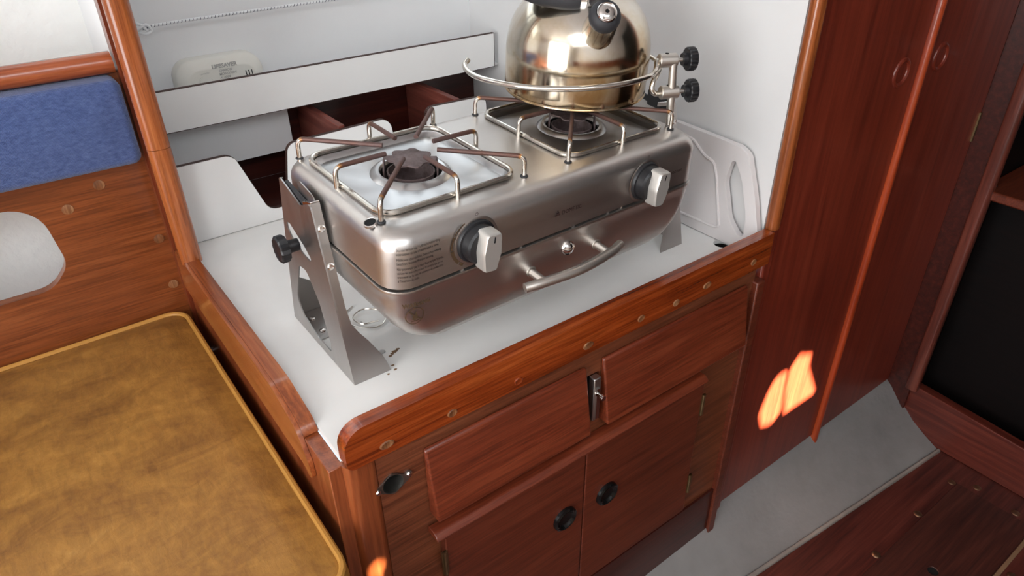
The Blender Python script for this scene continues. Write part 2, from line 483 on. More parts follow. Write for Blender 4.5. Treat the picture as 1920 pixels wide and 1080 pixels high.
bp = thing('settee', 'varnished wooden settee with a rounded cut-out in its back, left of the galley', 'bench', (-.4, .40, -.165))
box_obj('base', -1.5, -.0765, -.16, .40, FLOOR, -.1655, W_PANEL, bp).location = (.4, -.40, .165)
bm = new()
prism(bm, [(-1.5, -.165), (-.0765, -.165), (-.0765, .252), (-1.5, .252)], XZ(.402), (0, .014, 0), [rpoly([(-.42, 0.0), (-.222, .002), (-.197, .03), (-.207, .115), (-.42, .118)], [.05, .035, .03, .04, .05], 7)])
bkp = obj('back_panel', bm, W_BACK, bp, 30, offset=(.4, -.40, .165))
bm = new(); tube(bm, [(-1.5, .40, .262), (-.08, .40, .262)], .0125, 16)
obj('top_rail', bm, wood('rail_teak', sr(128, 58, 26), sr(158, 80, 42), sr(180, 104, 62), 0, .24, .5, .6), bp, offset=(.4, -.40, .165))
for x, z in ((-.135, .121), (-.176, .100), (-.0885, .031), (-.0885, -.040)):
    bm = new(); lathe(bm, [(.0, 0), (.006, 0), (.0065, .0006), (.004, .0012), (0, .0013)], 16, frame((x, .402, z), (0, -1, 0)))
    obj('bung', bm, W_END, bkp)


def pillow(bm, x0, x1, y0, y1, z0, z1, rc, re, nx=18, nz=10, crown=.006, axis='y'):
    """rounded cushion, rrect outline with soft edges; thin axis y (or z)"""
    P = []
    for k in range(7):
        a = pi/2*k/6; P.append((re*(1-sin(a)) if False else re*(1-cos(a)), re*sin(a)))
    loops = []
    def mapp(u, v, d): return (u, y0+d, v) if axis == 'y' else (u, v, z1-d)
    U0, U1 = x0, x1; V0, V1 = (z0, z1) if axis == 'y' else (y0, y1)
    T = (y1-y0) if axis == 'y' else (z1-z0)
    for ins, d in [(0, T)]+[(re*(1-cos(pi/2*k/6)), re*(1-sin(pi/2*k/6))) for k in range(7)]+[(re+.01, -crown*.35), (re+.022, -crown*.8), (re+.032, -crown)]:
        loops.append([mapp(u, v, d) for u, v in rrect(U0+ins, U1-ins, V0+ins, V1-ins, max(rc-ins*.6, .004), 6)])
    loft(bm, loops, True, True)


bm = new(); pillow(bm, -.75, -.082, .366, .401, .1475, .249, .011, .010, crown=.004)
tag(obj('backrest_cushion', bm, BLUE, None, 50), 'blue woven backrest cushion fixed to the settee back', 'cushion')

sc_ = thing('seat_cushion', 'mustard brown leathercloth settee cushion with piped edge', 'cushion', (-.4, .13, -.165))
bm = new(); pillow(bm, -1.2, -.083, -.150, .398, -.165, -.0795, .03, .012, crown=.006, axis='z')
obj('cover', bm, LEATHER, sc_, 60, offset=(.4, -.13, .165))
PIPE = NT('piping_leathercloth'); PIPE = PIPE.set(Base_Color=sr(178, 128, 58), Roughness=.45)
bm = new(); tube(bm, [(x, y, -.0795) for x, y in rrect(-1.194, -.0875, -.1455, .3935, .026, 6)], .0034, 8, closed=True)
obj('piping', bm, PIPE, sc_, offset=(.4, -.13, .165))

# upright edge trim of the bulkhead between settee and galley (two lengths, scarfed)
for nm, z0, z1 in (('trim_1', .170, .98), ('trim_2', .014, .1695)):
    bm = new(); o_ = rrect(-.079, -.0525, .335, .3585, .010, 5)
    loft(bm, [[(x, y, z) for x, y in o_] for z in (z0, z1)], True, True)
    obj(nm, bm, W_TRIMZ, kind='structure')

# ------------------------------------------------------------------ galley cabinet
cab = thing('galley_cabinet', 'mahogany galley cabinet with two drawers over two doors', 'cabinet', (.25, 0, FLOOR))
CO = (-.25, 0, -FLOOR)
bm = new()
prism(bm, [(-.03, -.60), (.535, -.60), (.535, -.0065), (-.03, -.0065)], XZ(-.094), (0, .014, 0), [circ(-.016+.0, -.0525, .012, 20, .0125), rrect(.2335, .2535, -.115, -.046, .002, 2)])
obj('face_frame', bm, W_FACE, cab, 30, offset=CO)
box_obj('recess_lining', -.045, .02, -.0795, -.05, -.09, -.02, BLACKHOLE, cab).location = CO
box_obj('recess_lining', .225, .26, -.0795, -.06, -.12, -.04, BLACKHOLE, cab).location = CO
box_obj('side_panel', -.0727, -.058, -.088, .385, -.60, -.0066, W_PANEL, cab, bevel=.001).location = CO
bm = new(); o_ = rrect(-.060, -.028, -.0965, -.079, .009, 5)
loft(bm, [[(x, y, z) for x, y in o_] for z in (-.60, -.0065)], True, True)
obj('corner_post', bm, W_PANEL, cab, offset=CO)
box_obj('stile', .5315, .5475, -.103, -.080, -.585, -.030, W_DOOR, cab, bevel=.002).location = CO
box_obj('bottom_rail', -.03, .5315, -.098, -.0945, -.60, -.428, W_DARK, cab).location = CO


def drawer(x0, x1):
    bm = new()
    hexa(bm, [(x0, -.1135, -.1185), (x1, -.1135, -.1185), (x1, -.0995, -.029), (x0, -.0995, -.029),
              (x0, -.0945, -.1185), (x1, -.0945, -.1185), (x1, -.0945, -.027), (x0, -.0945, -.027)])
    return obj('drawer', bm, W_DRAW, cab, 35, None, .0022, 3, CO)


drawer(.0195, .2295)
drawer(.2555, .5155)


def door(x0, x1, kx, kz, hinge_x):
    bm = new(); box(bm, x0, x1, -.1055, -.0945, -.4105, -.1475)
    d = obj('door', bm, W_DOOR, cab, 35, None, .0018, 3, CO)
    bm = new()
    lathe(bm, [(0.0, .0006), (.0095, .0007), (.0112, .0016), (.0125, .0036), (.0150, .0050), (.0175, .0034), (.018, 0), (.018, -.002)], 32, frame((kx, -.1058, kz), (0, -1, 0)))
    obj('finger_pull', bm, GLOSSB, d)
    for hz in ((-.195, -.352) if hinge_x > .3 else (-.195, -.35)):
        bm = new(); tube(bm, [(hinge_x, -.1062, hz-.0185), (hinge_x, -.1062, hz+.0185)], .0024, 10); box(bm, hinge_x-.004, hinge_x+.004, -.1058, -.1045, hz-.0185, hz+.0185)
        obj('hinge', bm, BRASSY, d)
    return d


door(.0285, .2300, .1985, -.2480, .0265)
door(.2315, .4470, .2705, -.2515, .4485)
bm = new()   # quarter-round drip strip over the doors
loft(bm, [[(x, -.0945-r_*1.0*c_, -.1465+.014*s_) for r_, c_, s_ in ((.0, 1, 0), (.0190, 1, 0), (.0190, 1, .15), (.016, 1, .45), (.0115, 1, .62), (0, 1, .62))] for x in (.0155, .4425)], True, True)
obj('drip_strip', bm, W_DRAW, cab, 35, None, .001, 2, CO)
bm = new()   # slide bolt between the drawers
box(bm, .2375, .2485, -.1045, -.0945, -.1085, -.046)
lt = obj('slide_bolt', bm, ST_PLATE, cab, 35, None, .0012, 2, CO)
bm = new(); tube(bm, [(.2425, -.1045, -.068), (.2425, -.116, -.068)], .0032, 12); box(bm, .2405, .2455, -.1065, -.1045, -.105, -.060)
obj('bolt_pin', bm, CHROME, lt)
bm = new()   # oval cast keyhole plate with two ears
prism(bm, rpoly([(-.037, -.0545), (-.030, -.0575), (-.016, -.0665), (-.001, -.0575), (.006, -.051), (.0035, -.0445), (-.003, -.0475), (-.016, -.0385), (-.029, -.0475), (-.036, -.0495)], .004, 3), XZ(-.0955), (0, .0015, 0), [circ(-.016, -.0525, .0112, 24)])
lathe(bm, [(.0112, 0), (.0106, -.012), (.0104, -.02)], 24, frame((-.016, -.0955, -.0525), (0, -1, 0)))
obj('socket_plate', bm, PEWTER, cab, 40, offset=CO)
for x, z in ((-.0325, -.0538), (.0015, -.0500)):
    bm = new(); lathe(bm, [(0, .0022), (.002, .0019), (.003, .0006), (.003, 0)], 14, frame((x, -.0955, z), (0, -1, 0))); obj('screw', bm, CHROME, cab, offset=CO)

# ------------------------------------------------------------------ worktop and fiddles
wt = thing('worktop', 'white laminate galley worktop under the stove', 'worktop', (.25, .17, -.02))
bm = new()
prism(bm, [(-.0575, -.0845), (.5505, -.0845), (.5505, .4265), (-.0545, .4265), (-.0545, .34), (-.0575, .34)], XY(-.006), (0, 0, .006), [circ(.536, -.0335, .0115, 28), circ(.0465, .0345, .0042, 16), circ(.053, .1, .003, 12)])
obj('laminate', bm, WHITE_TOP, wt, offset=(-.25, -.17, .02))
for x, y, r in ((.536, -.0335, .0116), (.0465, .0345, .0043), (.053, .1, .0031)):
    bm = new(); lathe(bm, [(r, -.006), (r, -.012), (0, -.012)], 20, Matrix.Translation((x, y, 0))); obj('hole_liner', bm, BLACKHOLE, wt, offset=(-.25, -.17, .02))
bm = new()
for x, y, r in ((.054, .0245, .0022), (.058, .0265, .0028), (.0505, .022, .0018), (.0625, .028, .002), (.0435, -.002, .0016), (.034, -.0045, .0014), (.0445, .006, .0016)):
    vs = [bm.verts.new((x+r*(.7+.5*random.random())*cos(k*.785)*1.4, y+r*(.7+.5*random.random())*sin(k*.785), .0002)) for k in range(8)]; bm.faces.new(vs)
obj('rust_stain', bm, RUST, wt, offset=(-.25, -.17, .02))

ff = thing('front_fiddle', 'varnished teak fiddle rail along the front edge of the worktop', 'rail', (.24, -.1, -.003))
bm = new(); prism(bm, rpoly([(-.0595, -.004), (.5465, -.004), (.5465, .0415), (-.0595, .0405)], [.008, 0, 0, .040], 10), XZ(-.1025), (0, .0155, 0))
obj('rail', bm, W_FID, ff, 40, None, .0035, 4, (-.24, .1, .003))
for i, (x, z) in enumerate(((-.0195, .0075), (.051, .0065), (.131, .0060), (.226, .0075), (.307, .0090), (.366, .0065), (.421, .0100), (.511, .0105))):
    bm = new(); rx = .0075 if i in (0, 3, 6) else .0055
    lathe(bm, [(0, .0004), (.55, .0004), (.8, .0009), (1, .0002), (1, -.002)], 18, frame((x, -.1027, z), (0, -1, 0)) @ Matrix.Diagonal((rx, .0045, 1, 1)))
    obj('bung', bm, W_END if i != 2 else W_FID, ff, offset=(-.24, .1, .003))
sf = thing('side_fiddle', 'varnished teak fiddle along the left edge of the worktop beside the seat', 'rail', (-.066, .17, -.0065))
SFO = (.066, -.17, .0065)
bm = new()
prism(bm, rpoly([(.385, -.0062), (.385, .0185), (.03, .0205), (-.026, .007), (-.036, -.0062)], [0, .004, .05, .03, .002], 6), YZ(-.0729), (.0146, 0, 0))
obj('rail', bm, W_FIDY, sf, 40, None, .003, 3, SFO)
bm = new()
prism(bm, rpoly([(.385, -.041), (.385, .0175), (.03, .0195), (-.026, .006), (-.047, -.025), (-.050, -.044), (-.040, -.049), (-.030, -.041)], [0, .004, .05, .03, .02, .006, .006, .01], 6), YZ(-.0775), (.0045, 0, 0))
obj('apron', bm, W_FIDY, sf, 40, None, .003, 3, SFO)

# ------------------------------------------------------------------ riser, shelf rail, dividers behind the stove
bm = new()
o_ = rpoly([(-.0530, .001), (.5515, .001), (.5515, .02), (.463, .02), (.459, .1145), (.345, .1165), (.335, .02), (.290, .02), (.2775, .1145), (.112, .1105), (.096, .019), (.068, .019), (.034, .1135), (-.0530, .1135)],
           [0, 0, .004, .012, .014, .012, .012, .012, .018, .014, .014, .018, .018, 0], 6)
prism(bm, o_, YZ(.0) if False else XZ(.420), (0, .007, 0))
rs = thing('fascia_panel', 'low white panel with scooped openings behind the stove', 'panel', (.25, .42, .0))
obj('panel', bm, WHITE, rs, 30, offset=(-.25, -.42, 0))
bm = new()
for i in range(len(o_)):
    p, q = o_[i], o_[(i+1) % len(o_)]
    if (q[1] < .004 and p[1] < .004) or (p[0] > .5 and q[0] > .5): continue
    d = Vector((q[0]-p[0], q[1]-p[1]))
    if d.length < 1e-6: continue
    nrm = Vector((d.y, -d.x)).normalized()*.0005
    vs = [bm.verts.new((p[0]+nrm.x, .4198, p[1]+nrm.y)), bm.verts.new((q[0]+nrm.x, .4198, q[1]+nrm.y)), bm.verts.new((q[0]+nrm.x, .4274, q[1]+nrm.y)), bm.verts.new((p[0]+nrm.x, .4274, p[1]+nrm.y))]
    bm.faces.new(vs)
obj('edge_band', bm, DARK_EDGE, rs, 60, offset=(-.25, -.42, 0))
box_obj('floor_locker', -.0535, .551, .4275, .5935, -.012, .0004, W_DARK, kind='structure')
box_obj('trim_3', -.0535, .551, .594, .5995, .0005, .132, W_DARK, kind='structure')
bm = new(); box(bm, -.053, .166, .555, .5935, .052, .132); obj('trim_4', bm, WHITE_WALL, kind='structure')
bm = new(); box(bm, -.053, .551, .512, .5935, .1325, .1365); obj('trim_5', bm, WHITE_WALL, kind='structure')
rl = thing('shelf_rail', 'long white laminate rail in front of the shelf holding the alarm', 'rail', (.25, .51, .13))
box_obj('board', -.0535, .539, .505, .5115, .1335, .1905, WHITE, rl).location = (-.25, -.51, -.13)
bm = new(); box(bm, -.0535, .539, .5047, .5118, .1905, .1914); box(bm, -.0535, .539, .5047, .5118, .1326, .1335); box(bm, .539, .5398, .5047, .5118, .1326, .1914)
obj('edge_band', bm, DARK_EDGE, rl, offset=(-.25, -.51, -.13))
for i, x in enumerate((.1950, .4020)):
    bm = new(); box(bm, x, x+.011, .4285, .5930, .0008, .117)
    tag(obj('locker_divider', bm, [W_DIV], None, 35, None, .001), ['left', 'right'][i]+' red-brown wooden divider in the locker behind the stove', 'divider', 'locker dividers')

# carbon monoxide alarm standing on the shelf
al = thing('alarm', 'cream carbon monoxide alarm on the shelf behind the white rail', 'alarm', (.083, .58, .1365))
AO = (-.083, -.58, -.1365)
bm = new(); lo = []
for ins, y in ((0, .5995), (0, .580), (.0015, .576), (.007, .572), (.012, .570), (.014, .569), (.0155, .5692)):
    lo.append([(x, y, z) for x, z in rrect(.018+ins, .148-ins, .137+ins, .2085-ins, .026-ins*.5, 8)])
loft(bm, lo, True, True); obj('case', bm, ALARM, al, 40, offset=AO)
bm = new(); text(bm, 'LIFESAVER', .0082, (.0700, .569, .1940), (1, 0, 0), (0, 0, 1), .0006, 1.0, .0003)
for i, s_ in enumerate(('CARBON', 'MONOXIDE', 'ALARM')): text(bm, s_, .0048, (.0790, .569, .1880-.0050*i), (1, 0, 0), (0, 0, 1), .0006, 1.0, .0001)
text(bm, 'TEST/RESET', .003, (.051, .569, .1875), (1, 0, .05), (-.05, 0, 1), .0006)
obj('lettering', bm, GREYTXT, al, 0, offset=AO)
bm = new(); tube(bm, [(.0580+.0115*cos(k*pi/12), .5692, .1735+.0115*sin(k*pi/12)) for k in range(24)], .0004, 6, closed=True)
lathe(bm, [(.0105, 0), (.0105, .0006), (0, .0012)], 24, frame((.058, .5692, .1735), (0, -1, 0)))
obj('test_button', bm, ALARM, al, 40, offset=AO)
for x in (.1195, .1240, .1285):
    bm = new(); tube(bm, [(x, .5690, .172), (x-.001, .5690, .184)], .0007, 6); obj('sound_slot', bm, BLACKHOLE, al, offset=AO)

# bungee cord across the back wall
bg = thing('bungee_cord', 'white flecked bungee cord with a knot stretched along the back wall', 'cord', (.2, .57, .26))
BO = (-.2, -.57, -.26)
bm = new(); pts = smooth_path([(-.054, .57, .2535), (-.03, .57, .2555), (-.002, .57, .2635), (.15, .57, .2665), (.34, .57, .2675), (.548, .57, .268)], 8)
tube(bm, pts, .0022, 8)
tube(bm, smooth_path([(-.054, .569, .2655), (-.035, .568, .2665), (-.012, .566, .2615)], 6), .0021, 8)
tube(bm, smooth_path([(-.004, .566, .2600), (-.010, .562, .2680), (-.020, .565, .2715), (-.018, .572, .2610), (-.008, .563, .2560), (.002, .567, .2590), (-.004, .562, .2680), (-.014, .563, .2640), (-.024, .567, .2590)], 6), .0021, 8)
obj('cord', bm, CORD_W, bg, 60, offset=BO)
bm = new()
for k in range(110):
    x = -.05+k*.0052
    # flecks of the braid on the visible side
    zz = .2535+(.2625-.2535)*max(0, min(1, (x+.054)/.05)) if x < -.002 else .2637+(.2677-.2637)*min(1, (x+.002)/.3)**.6
    tube(bm, [(x, .5682, zz-.0014), (x+.0012, .5677, zz), (x+.0016, .5684, zz+.0016)], .00045, 5)
obj('fleck_braid', bm, CORD_G, bg, offset=BO)['kind'] = 'stuff'

# ------------------------------------------------------------------ white chopping board on the right wall
cb = thing('chopping_board', 'white plastic chopping board with handle slot leaning on the right wall', 'chopping board', (.541, .08, .0005))
bm = new()
prism(bm, rpoly([(.27, .001), (-.080, .001), (-.0825, .035), (-.070, .080), (-.050, .1335), (-.034, .1405), (.27, .152)], [.01, .012, .03, .05, .016, .016, .02], 7), YZ(.5385), (.0085, 0, 0),
      [rpoly([(-.0265, .1185), (-.033, .1190), (-.047, .0950), (-.0605, .0530), (-.0625, .0225), (-.054, .0200), (-.036, .0380), (-.0205, .0880)], [.004, .006, .03, .03, .008, .008, .03, .03], 5)])
obj('board', bm, PLASTIC_W, cb, 40, None, .0035, 3, (-.541, -.08, -.0005))
bm = new(); tube(bm, bend_path([(.5385, .25, .128), (.5385, .040, .129), (.5385, .018, .112), (.5385, .001, .108), (.5385, -.006, .090), (.5385, -.022, .022), (.5385, -.016, .018), (.5385, .25, .014)], .006), .0022, 8)
obj('groove_ridge', bm, PLASTIC_W, cb, offset=(-.541, -.08, -.0005))

# ------------------------------------------------------------------ bulkhead trim, lockers, grey bilge strip, forward bulkhead
bm = new(); o_ = rrect(.5485, .5665, -.0985, -.083, .006, 4)
loft(bm, [[(x, y, z) for x, y in o_] for z in (.0405, .999)], True, True); obj('trim_6', bm, W_TRIMZ, kind='structure')
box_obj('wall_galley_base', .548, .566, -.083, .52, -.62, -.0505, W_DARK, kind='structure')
box_obj('trim_10', .5476, .5665, -.0955, -.0835, -.50, .0400, W_LOCK, kind='structure', bevel=.003)


lk = thing('hanging_locker', 'tall red mahogany hanging locker with two finger-ring doors, right of the galley', 'locker', (.85, -.09, -.495))
LO = (-.85, .09, .495)


def locker(x0, x1, rx, rz):
    bm = new(); box(bm, x0, x1, -.090, -.076, -.495, .998); t_ = obj('door', bm, W_LOCK, lk, 35, None, .0012, 2, LO)
    bm = new(); lathe(bm, [(0, -.002), (.0135, -.0015), (.0145, .001), (.017, .0026), (.0195, .0016), (.0205, 0), (.0205, -.001)], 32, frame((rx, -.0903, rz), (0, -1, 0)))
    obj('finger_ring', bm, W_LOCK, t_)
    return t_


locker(.5670, .8420, .795, .201)
L2 = locker(.8555, 1.1180, .899, .206)
bm = new(); box(bm, 1.112, 1.1178, -.0925, -.0895, .030, .080); obj('hinge', bm, BRASSY, L2)
bm = new(); o_ = rrect(.8425, .8550, -.0985, -.076, .005, 4)
loft(bm, [[(x, y, z) for x, y in o_] for z in (-.512, .998)], True, True); obj('cover_strip', bm, W_REDTRIM, lk, offset=LO)
bm = new()   # grey painted hull side sloping down to the floor
prof = [(-.074, -.488), (-.084, -.508), (-.096, -.540), (-.110, -.568), (-.125, -.588), (-.141, -.6045)]
for x0, x1 in ((.2, 1.127),):
    cols = []
    for i in range(25):
        x = x0+(x1-x0)*i/24; f_ = (x-.2)/.93
        cols.append([bm.verts.new((x, y-.08*f_*(j/5), z+.0015*sin(x*31+j))) for j, (y, z) in enumerate(prof)])
    for a, b in zip(cols, cols[1:]):
        for j in range(5): bm.faces.new((a[j], b[j], b[j+1], a[j+1]))
obj('wall_bilge', bm, GREY, kind='structure')
bm = new(); hexa(bm, [(.2, -.147, -.61), (1.127, -.228, -.61), (1.127, -.228, -.6005), (.2, -.147, -.6005), (.2, -.140, -.61), (1.127, -.221, -.61), (1.127, -.221, -.598), (.2, -.140, -.598)])
obj('trim_8', bm, paint('grey_floor_bead', (.30, .26, .23), .6, .3), kind='structure', bevel=.002)

# forward bulkhead with the dark doorway
bm = new(); box(bm, 1.1190, 1.150, -.135, -.070, -.60, .998); obj('wall_forward_stile', bm, W_DARK, kind='structure')
bm = new(); o_ = rrect(1.108, 1.128, -.150, -.1265, .006, 4)
loft(bm, [[(x, y+.028*max(0, -z)*0, z) for x, y in o_] for z in (-.488, .998)], True, True); obj('trim_9', bm, wood('doorway_frame_mahogany', sr(74, 34, 26), sr(100, 50, 40), sr(122, 66, 52), 2, .3, .3, .5), kind='structure')
bm = new(); hexa(bm, [(1.128, -1.6, -.604), (1.128, -.115, -.604), (1.128, -.105, -.485), (1.128, -1.6, -.585), (1.15, -1.6, -.604), (1.15, -.115, -.604), (1.15, -.105, -.485), (1.15, -1.6, -.585)])
tag(obj('threshold_board', bm, wood('threshold_mahogany', sr(66, 22, 14), sr(92, 36, 24), sr(110, 50, 36), 1, .4, .2, .6), None, 35, None, .002), 'red mahogany threshold board at the foot of the dark doorway', 'board')
bm = new(); box(bm, 1.118, 1.97, -1.55, -.128, -.062, -.045)
fs = thing('shelf', 'red-brown shelf edge inside the dark doorway', 'shelf', (1.5, -.8, -.062))
obj('board', bm, W_DOOR, fs, 35, None, .003, 2, (-1.5, .8, .062))
bm = new(); lathe(bm, [(0, .002), (.003, .0018), (.0045, 0)], 12, frame((1.148, -.140, -.0452), (0, 0, 1))); obj('screw', bm, CHROME, fs, offset=(-1.5, .8, .062))
box_obj('wall_forward_side', 1.15, 1.98, -.126, -.10, -.60, .99, W_SHADE, kind='structure')
box_obj('wall_forward_locker', 1.20, 1.22, -1.55, -.128, -.602, -.063, W_SHADE, kind='structure')
box_obj('wall_forward_upper', 1.45, 1.47, -1.55, -.128, -.044, .99, BLACKHOLE, kind='structure')  # plain black here stands in for the unlit compartment
bm = new(); tube(bm, smooth_path([(1.44, -.135, .085), (1.44, -.20, .082), (1.44, -.27, .090), (1.44, -.40, .092)], 8), .0026, 8)
tag(obj('cord', bm, CORD_W, None), 'thin white cord hanging in the dark doorway on the right', 'cord')

# floor details
hb = thing('floor_hatch', 'dark lift-out floor hatch with a finger hole beside the grey strip', 'hatch', (.8, -.36, FLOOR))
HO = (-.8, .36, -FLOOR)
bm = new(); prism(bm, [(.50, -.424), (1.066, -.424), (1.066, -.2895), (.50, -.2895)], XY(FLOOR+.0005), (0, 0, .0022), [circ(.83, -.359, .0085, 20)])
obj('board', bm, wood('hatch_boards', sr(44, 20, 16), sr(70, 34, 26), sr(90, 48, 38), 0, .5, .1, .7), hb, 30, None, .0008, 1, HO)
bm = new(); lathe(bm, [(0, 0), (.0085, 0), (.0085, .0002)], 20, frame((.83, -.359, FLOOR+.0006), (0, 0, 1))); obj('finger_hole', bm, BLACKHOLE, hb, offset=HO)
for x0, y0, x1, y1 in ((.5, -.426, 1.07, -.430),):
    bm = new(); box(bm, x0, 1.12, -.432, -.4255, FLOOR+.0003, FLOOR+.0012); obj('seam', bm, RUST, hb, offset=HO)
for x, y in ((.786, -.2815), (.933, -.2805), (1.062, -.281), (1.087, -.318), (1.080, -.390), (.758, -.314), (.93, -.445), (1.02, -.445)):
    bm = new(); lathe(bm, [(0, .0018), (.004, .0015), (.0068, .0006), (.0078, -.0004)], 18, frame((x, y, FLOOR+.0003), (0, 0, 1)))
    obj('screw', bm, steel('bronze_screw_%d' % int(x*1000), (.30, .18, .11), .45), fl)

# ------------------------------------------------------------------ the two-burner stove
CR = .025   # corner radius of the stove in plan
def corner(x):
    d = max(0, X0+CR-x); return CR-math.sqrt(max(0, CR*CR-d*d))

SR = Matrix(((.9991, -.0393, .0156), (.0402, .9972, -.0625), (-.0131, .0630, .9979)))
SO = Vector((.0271, -.0511, .1968))
def sw(x, y, z): return SO + SR @ Vector((x, y, z))
BASE = Vector((.19, .08, -.14))
stv = thing('camping_stove', 'two-burner stainless steel spirit stove hung on the worktop', 'stove', sw(*BASE), SR)
OFF = -BASE


def sp(name, bm, mat, parent=None, smooth=35, **k):
    if parent is None or parent is stv: return obj(name, bm, mat, stv, smooth, offset=OFF, **k)
    return obj(name, bm, mat, parent, smooth, **k)


X0, X1, Y0, Y1 = -.0130, .3985, -.030, .180
PC = 9
def ring(ix, iy, z, r): return [(x, y, z) for x, y in rrect(X0+ix, X1-ix, Y0+iy, Y1-iy, r, PC)]
bm = new()
lp = [ring(.004, .004, -.053, .03), ring(.0, .0, -.053, .025), ring(.0005, .0005, -.03, .025)]
for k in range(0, 7):
    a = pi/2*k/6; lp.append(ring(.0005+.0145*(1-cos(a)), .0005+.019*(1-cos(a)), -.017+.017*sin(a), .025-.008*(1-cos(a))))
L = loft(bm, lp)
top = L[-1]; S_ = .1605
GC = [(.080, .083), (.2975, .083)]
pans = []
for gx, gy in GC:
    h = .0735
    a = [bm.verts.new((x, y, 0)) for x, y in rrect(gx-h, gx+h, gy-h, gy+h, .017, 6)]; pans.append(a)
fill(bm, [top]+pans)
bmesh.ops.recalc_face_normals(bm, faces=bm.faces)
sp('hob_top', bm, ST_BODY)
fm = frame((-.0070, .0095, -.0004), (-.30, -.06, 1))
bm = new(); lathe(bm, [(.0062, -.002), (.0060, .0001), (.0054, .0005), (.0051, .0002), (.0049, -.002)], 24, fm); ps = sp('post_socket', bm, ST_BODY)
bm = new(); lathe(bm, [(.0050, .0002), (0, .0001)], 20, fm); obj('socket_hole', bm, BLACKHOLE, ps)
for gx, gy in GC:
    bm = new(); h = .0735; ls = []
    for ins, z in ((0, 0), (.0008, -.0015), (.005, -.0048), (.0075, -.0052)):
        ls.append([(x, y, z) for x, y in rrect(gx-h+ins, gx+h-ins, gy-h+ins, gy+h-ins, .017-ins*.5, 6)])
    L = loft(bm, ls)
    # pan floor falls a little towards the burner, with creases to the corners
    nn = 48; rs_ = []
    for rr_, zz in ((.044, -.0058), (.0405, -.0052), (.0372, -.0020), (.0345, -.0010), (.0315, -.0016), (.0300, -.0045), (.0298, -.016)):
        rs_.append([(gx+rr_*cos(2*pi*k/nn), gy+rr_*sin(2*pi*k/nn), zz) for k in range(nn)])
    D = loft(bm, rs_)
    fill(bm, [L[-1], D[0]])
    sp('drip_pan', bm, ST_PAN, smooth=25)
    # burner: can, rim and wavy cap on two straps
    bm = new(); lathe(bm, [(.0288, -.03), (.0235, -.03), (.0225, -.012), (.0238, -.0035), (.0222, -.003), (.0210, -.010), (.0205, -.028), (0, -.028)], 36, Matrix.Translation((gx, gy, 0)))
    bu = sp('burner', bm, BURNT)
    bm = new(); n_ = 96; cz = .0105
    pr_ = [(0, cz+.0008)]+[(k_, cz+.0006) for k_ in (.3, .6, .85)]
    rows = []
    for s_, z_ in ((.35, cz+.001), (.7, cz+.0006), (1, cz), (1, cz-.0016), (.6, cz-.0016)):
        rows.append([(gx+(s_*(.0210+.0022*cos(7*2*pi*k/n_)))*cos(2*pi*k/n_), gy+(s_*(.0210+.0022*cos(7*2*pi*k/n_)))*sin(2*pi*k/n_), z_) for k in range(n_)])
    loft(bm, rows, True, True); obj('burner_cap', bm, BURNT, bu)
    for s_ in (-1, 1):
        bm = new(); a_ = radians(-36)
        path = [(.0175, cz-.0005), (.0248, cz-.0005), (.0258, cz-.002), (.0265, -.006), (.0245, -.014)]
        for w0 in (0,):
            va = []
            for r_, z_ in path:
                c_ = Vector((gx+s_*r_*cos(a_), gy+s_*r_*sin(a_), z_)); sd = Vector((-sin(a_), cos(a_), 0))*.0042; n_z = Vector((cos(a_)*s_*.0007, sin(a_)*s_*.0007, .0005))
                va.append([c_-sd-n_z, c_+sd-n_z, c_+sd+n_z, c_-sd+n_z])
            loft(bm, va, True, True)
        obj('strap', bm, BURNT, bu, 40)
    # pan support: wire square with eight fingers
    bm = new(); q = .0755
    tube(bm, [(x, y, .0026) for x, y in rrect(gx-q, gx+q, gy-q, gy+q, .018, 6)], .0026, 10, closed=True)
    gr = sp('pan_support', bm, ST_ROD)
    for i in range(8):
        a_ = radians(45*i); odd = i % 2
        R0 = .1125 if odd else .0800
        c_ = Vector((gx, gy, 0)); d_ = Vector((cos(a_), sin(a_), 0))
        bm = new()
        tube(bm, bend_path([c_+d_*R0+Vector((0, 0, -.003)), c_+d_*R0+Vector((0, 0, .021)), c_+d_*(.027)+Vector((0, 0, .021))], .008, 6), .0024, 10, wear=lambda s_: max(0, min(.60, (s_-.46)*1.15)))
        obj('finger', bm, HEATROD, gr, 50)
        if odd:
            bm = new(); lathe(bm, [(.0024, .0002), (.0040, .0003), (.0038, .0011), (.0026, .0014)], 16, Matrix.Translation(c_+d_*R0)); obj('grommet', bm, RUBBER, gr)

# lower tray, its rolled lip and the dark slot between
bm = new(); ls = []
for ix, iy, z, r in ((.002, .002, -.0550, .025), (-.0018, -.0018, -.0552, .027), (-.0022, -.0022, -.0575, .027), (-.0005, -.0008, -.0600, .026), (.0003, 0.000, -.070, .025),
                     (.0030, .0008, -.085, .025), (.0110, .0018, -.102, .025), (.0230, .0045, -.1165, .025), (.0350, .0100, -.1255, .025), (.0450, .0180, -.1300, .028), (.060, .0300, -.1315, .024)):
    ls.append(ring(ix, iy, z, r))
loft(bm, ls, True, True); sp('lower_tray', bm, ST_BODY, smooth=50)
bm = new(); loft(bm, [ring(.0035, .0035, z, .032) for z in (-.058, -.050)], True, True); sp('shadow_gap_liner', bm, BLACKHOLE)
for px_ in (.06, .1, .13, .2, .25, .27):
    bm = new(); box(bm, px_, px_+.003, Y0+.0005, Y0+.004, -.0555, -.0525); sp('spacer', bm, ST_BODY)
FY = Y0


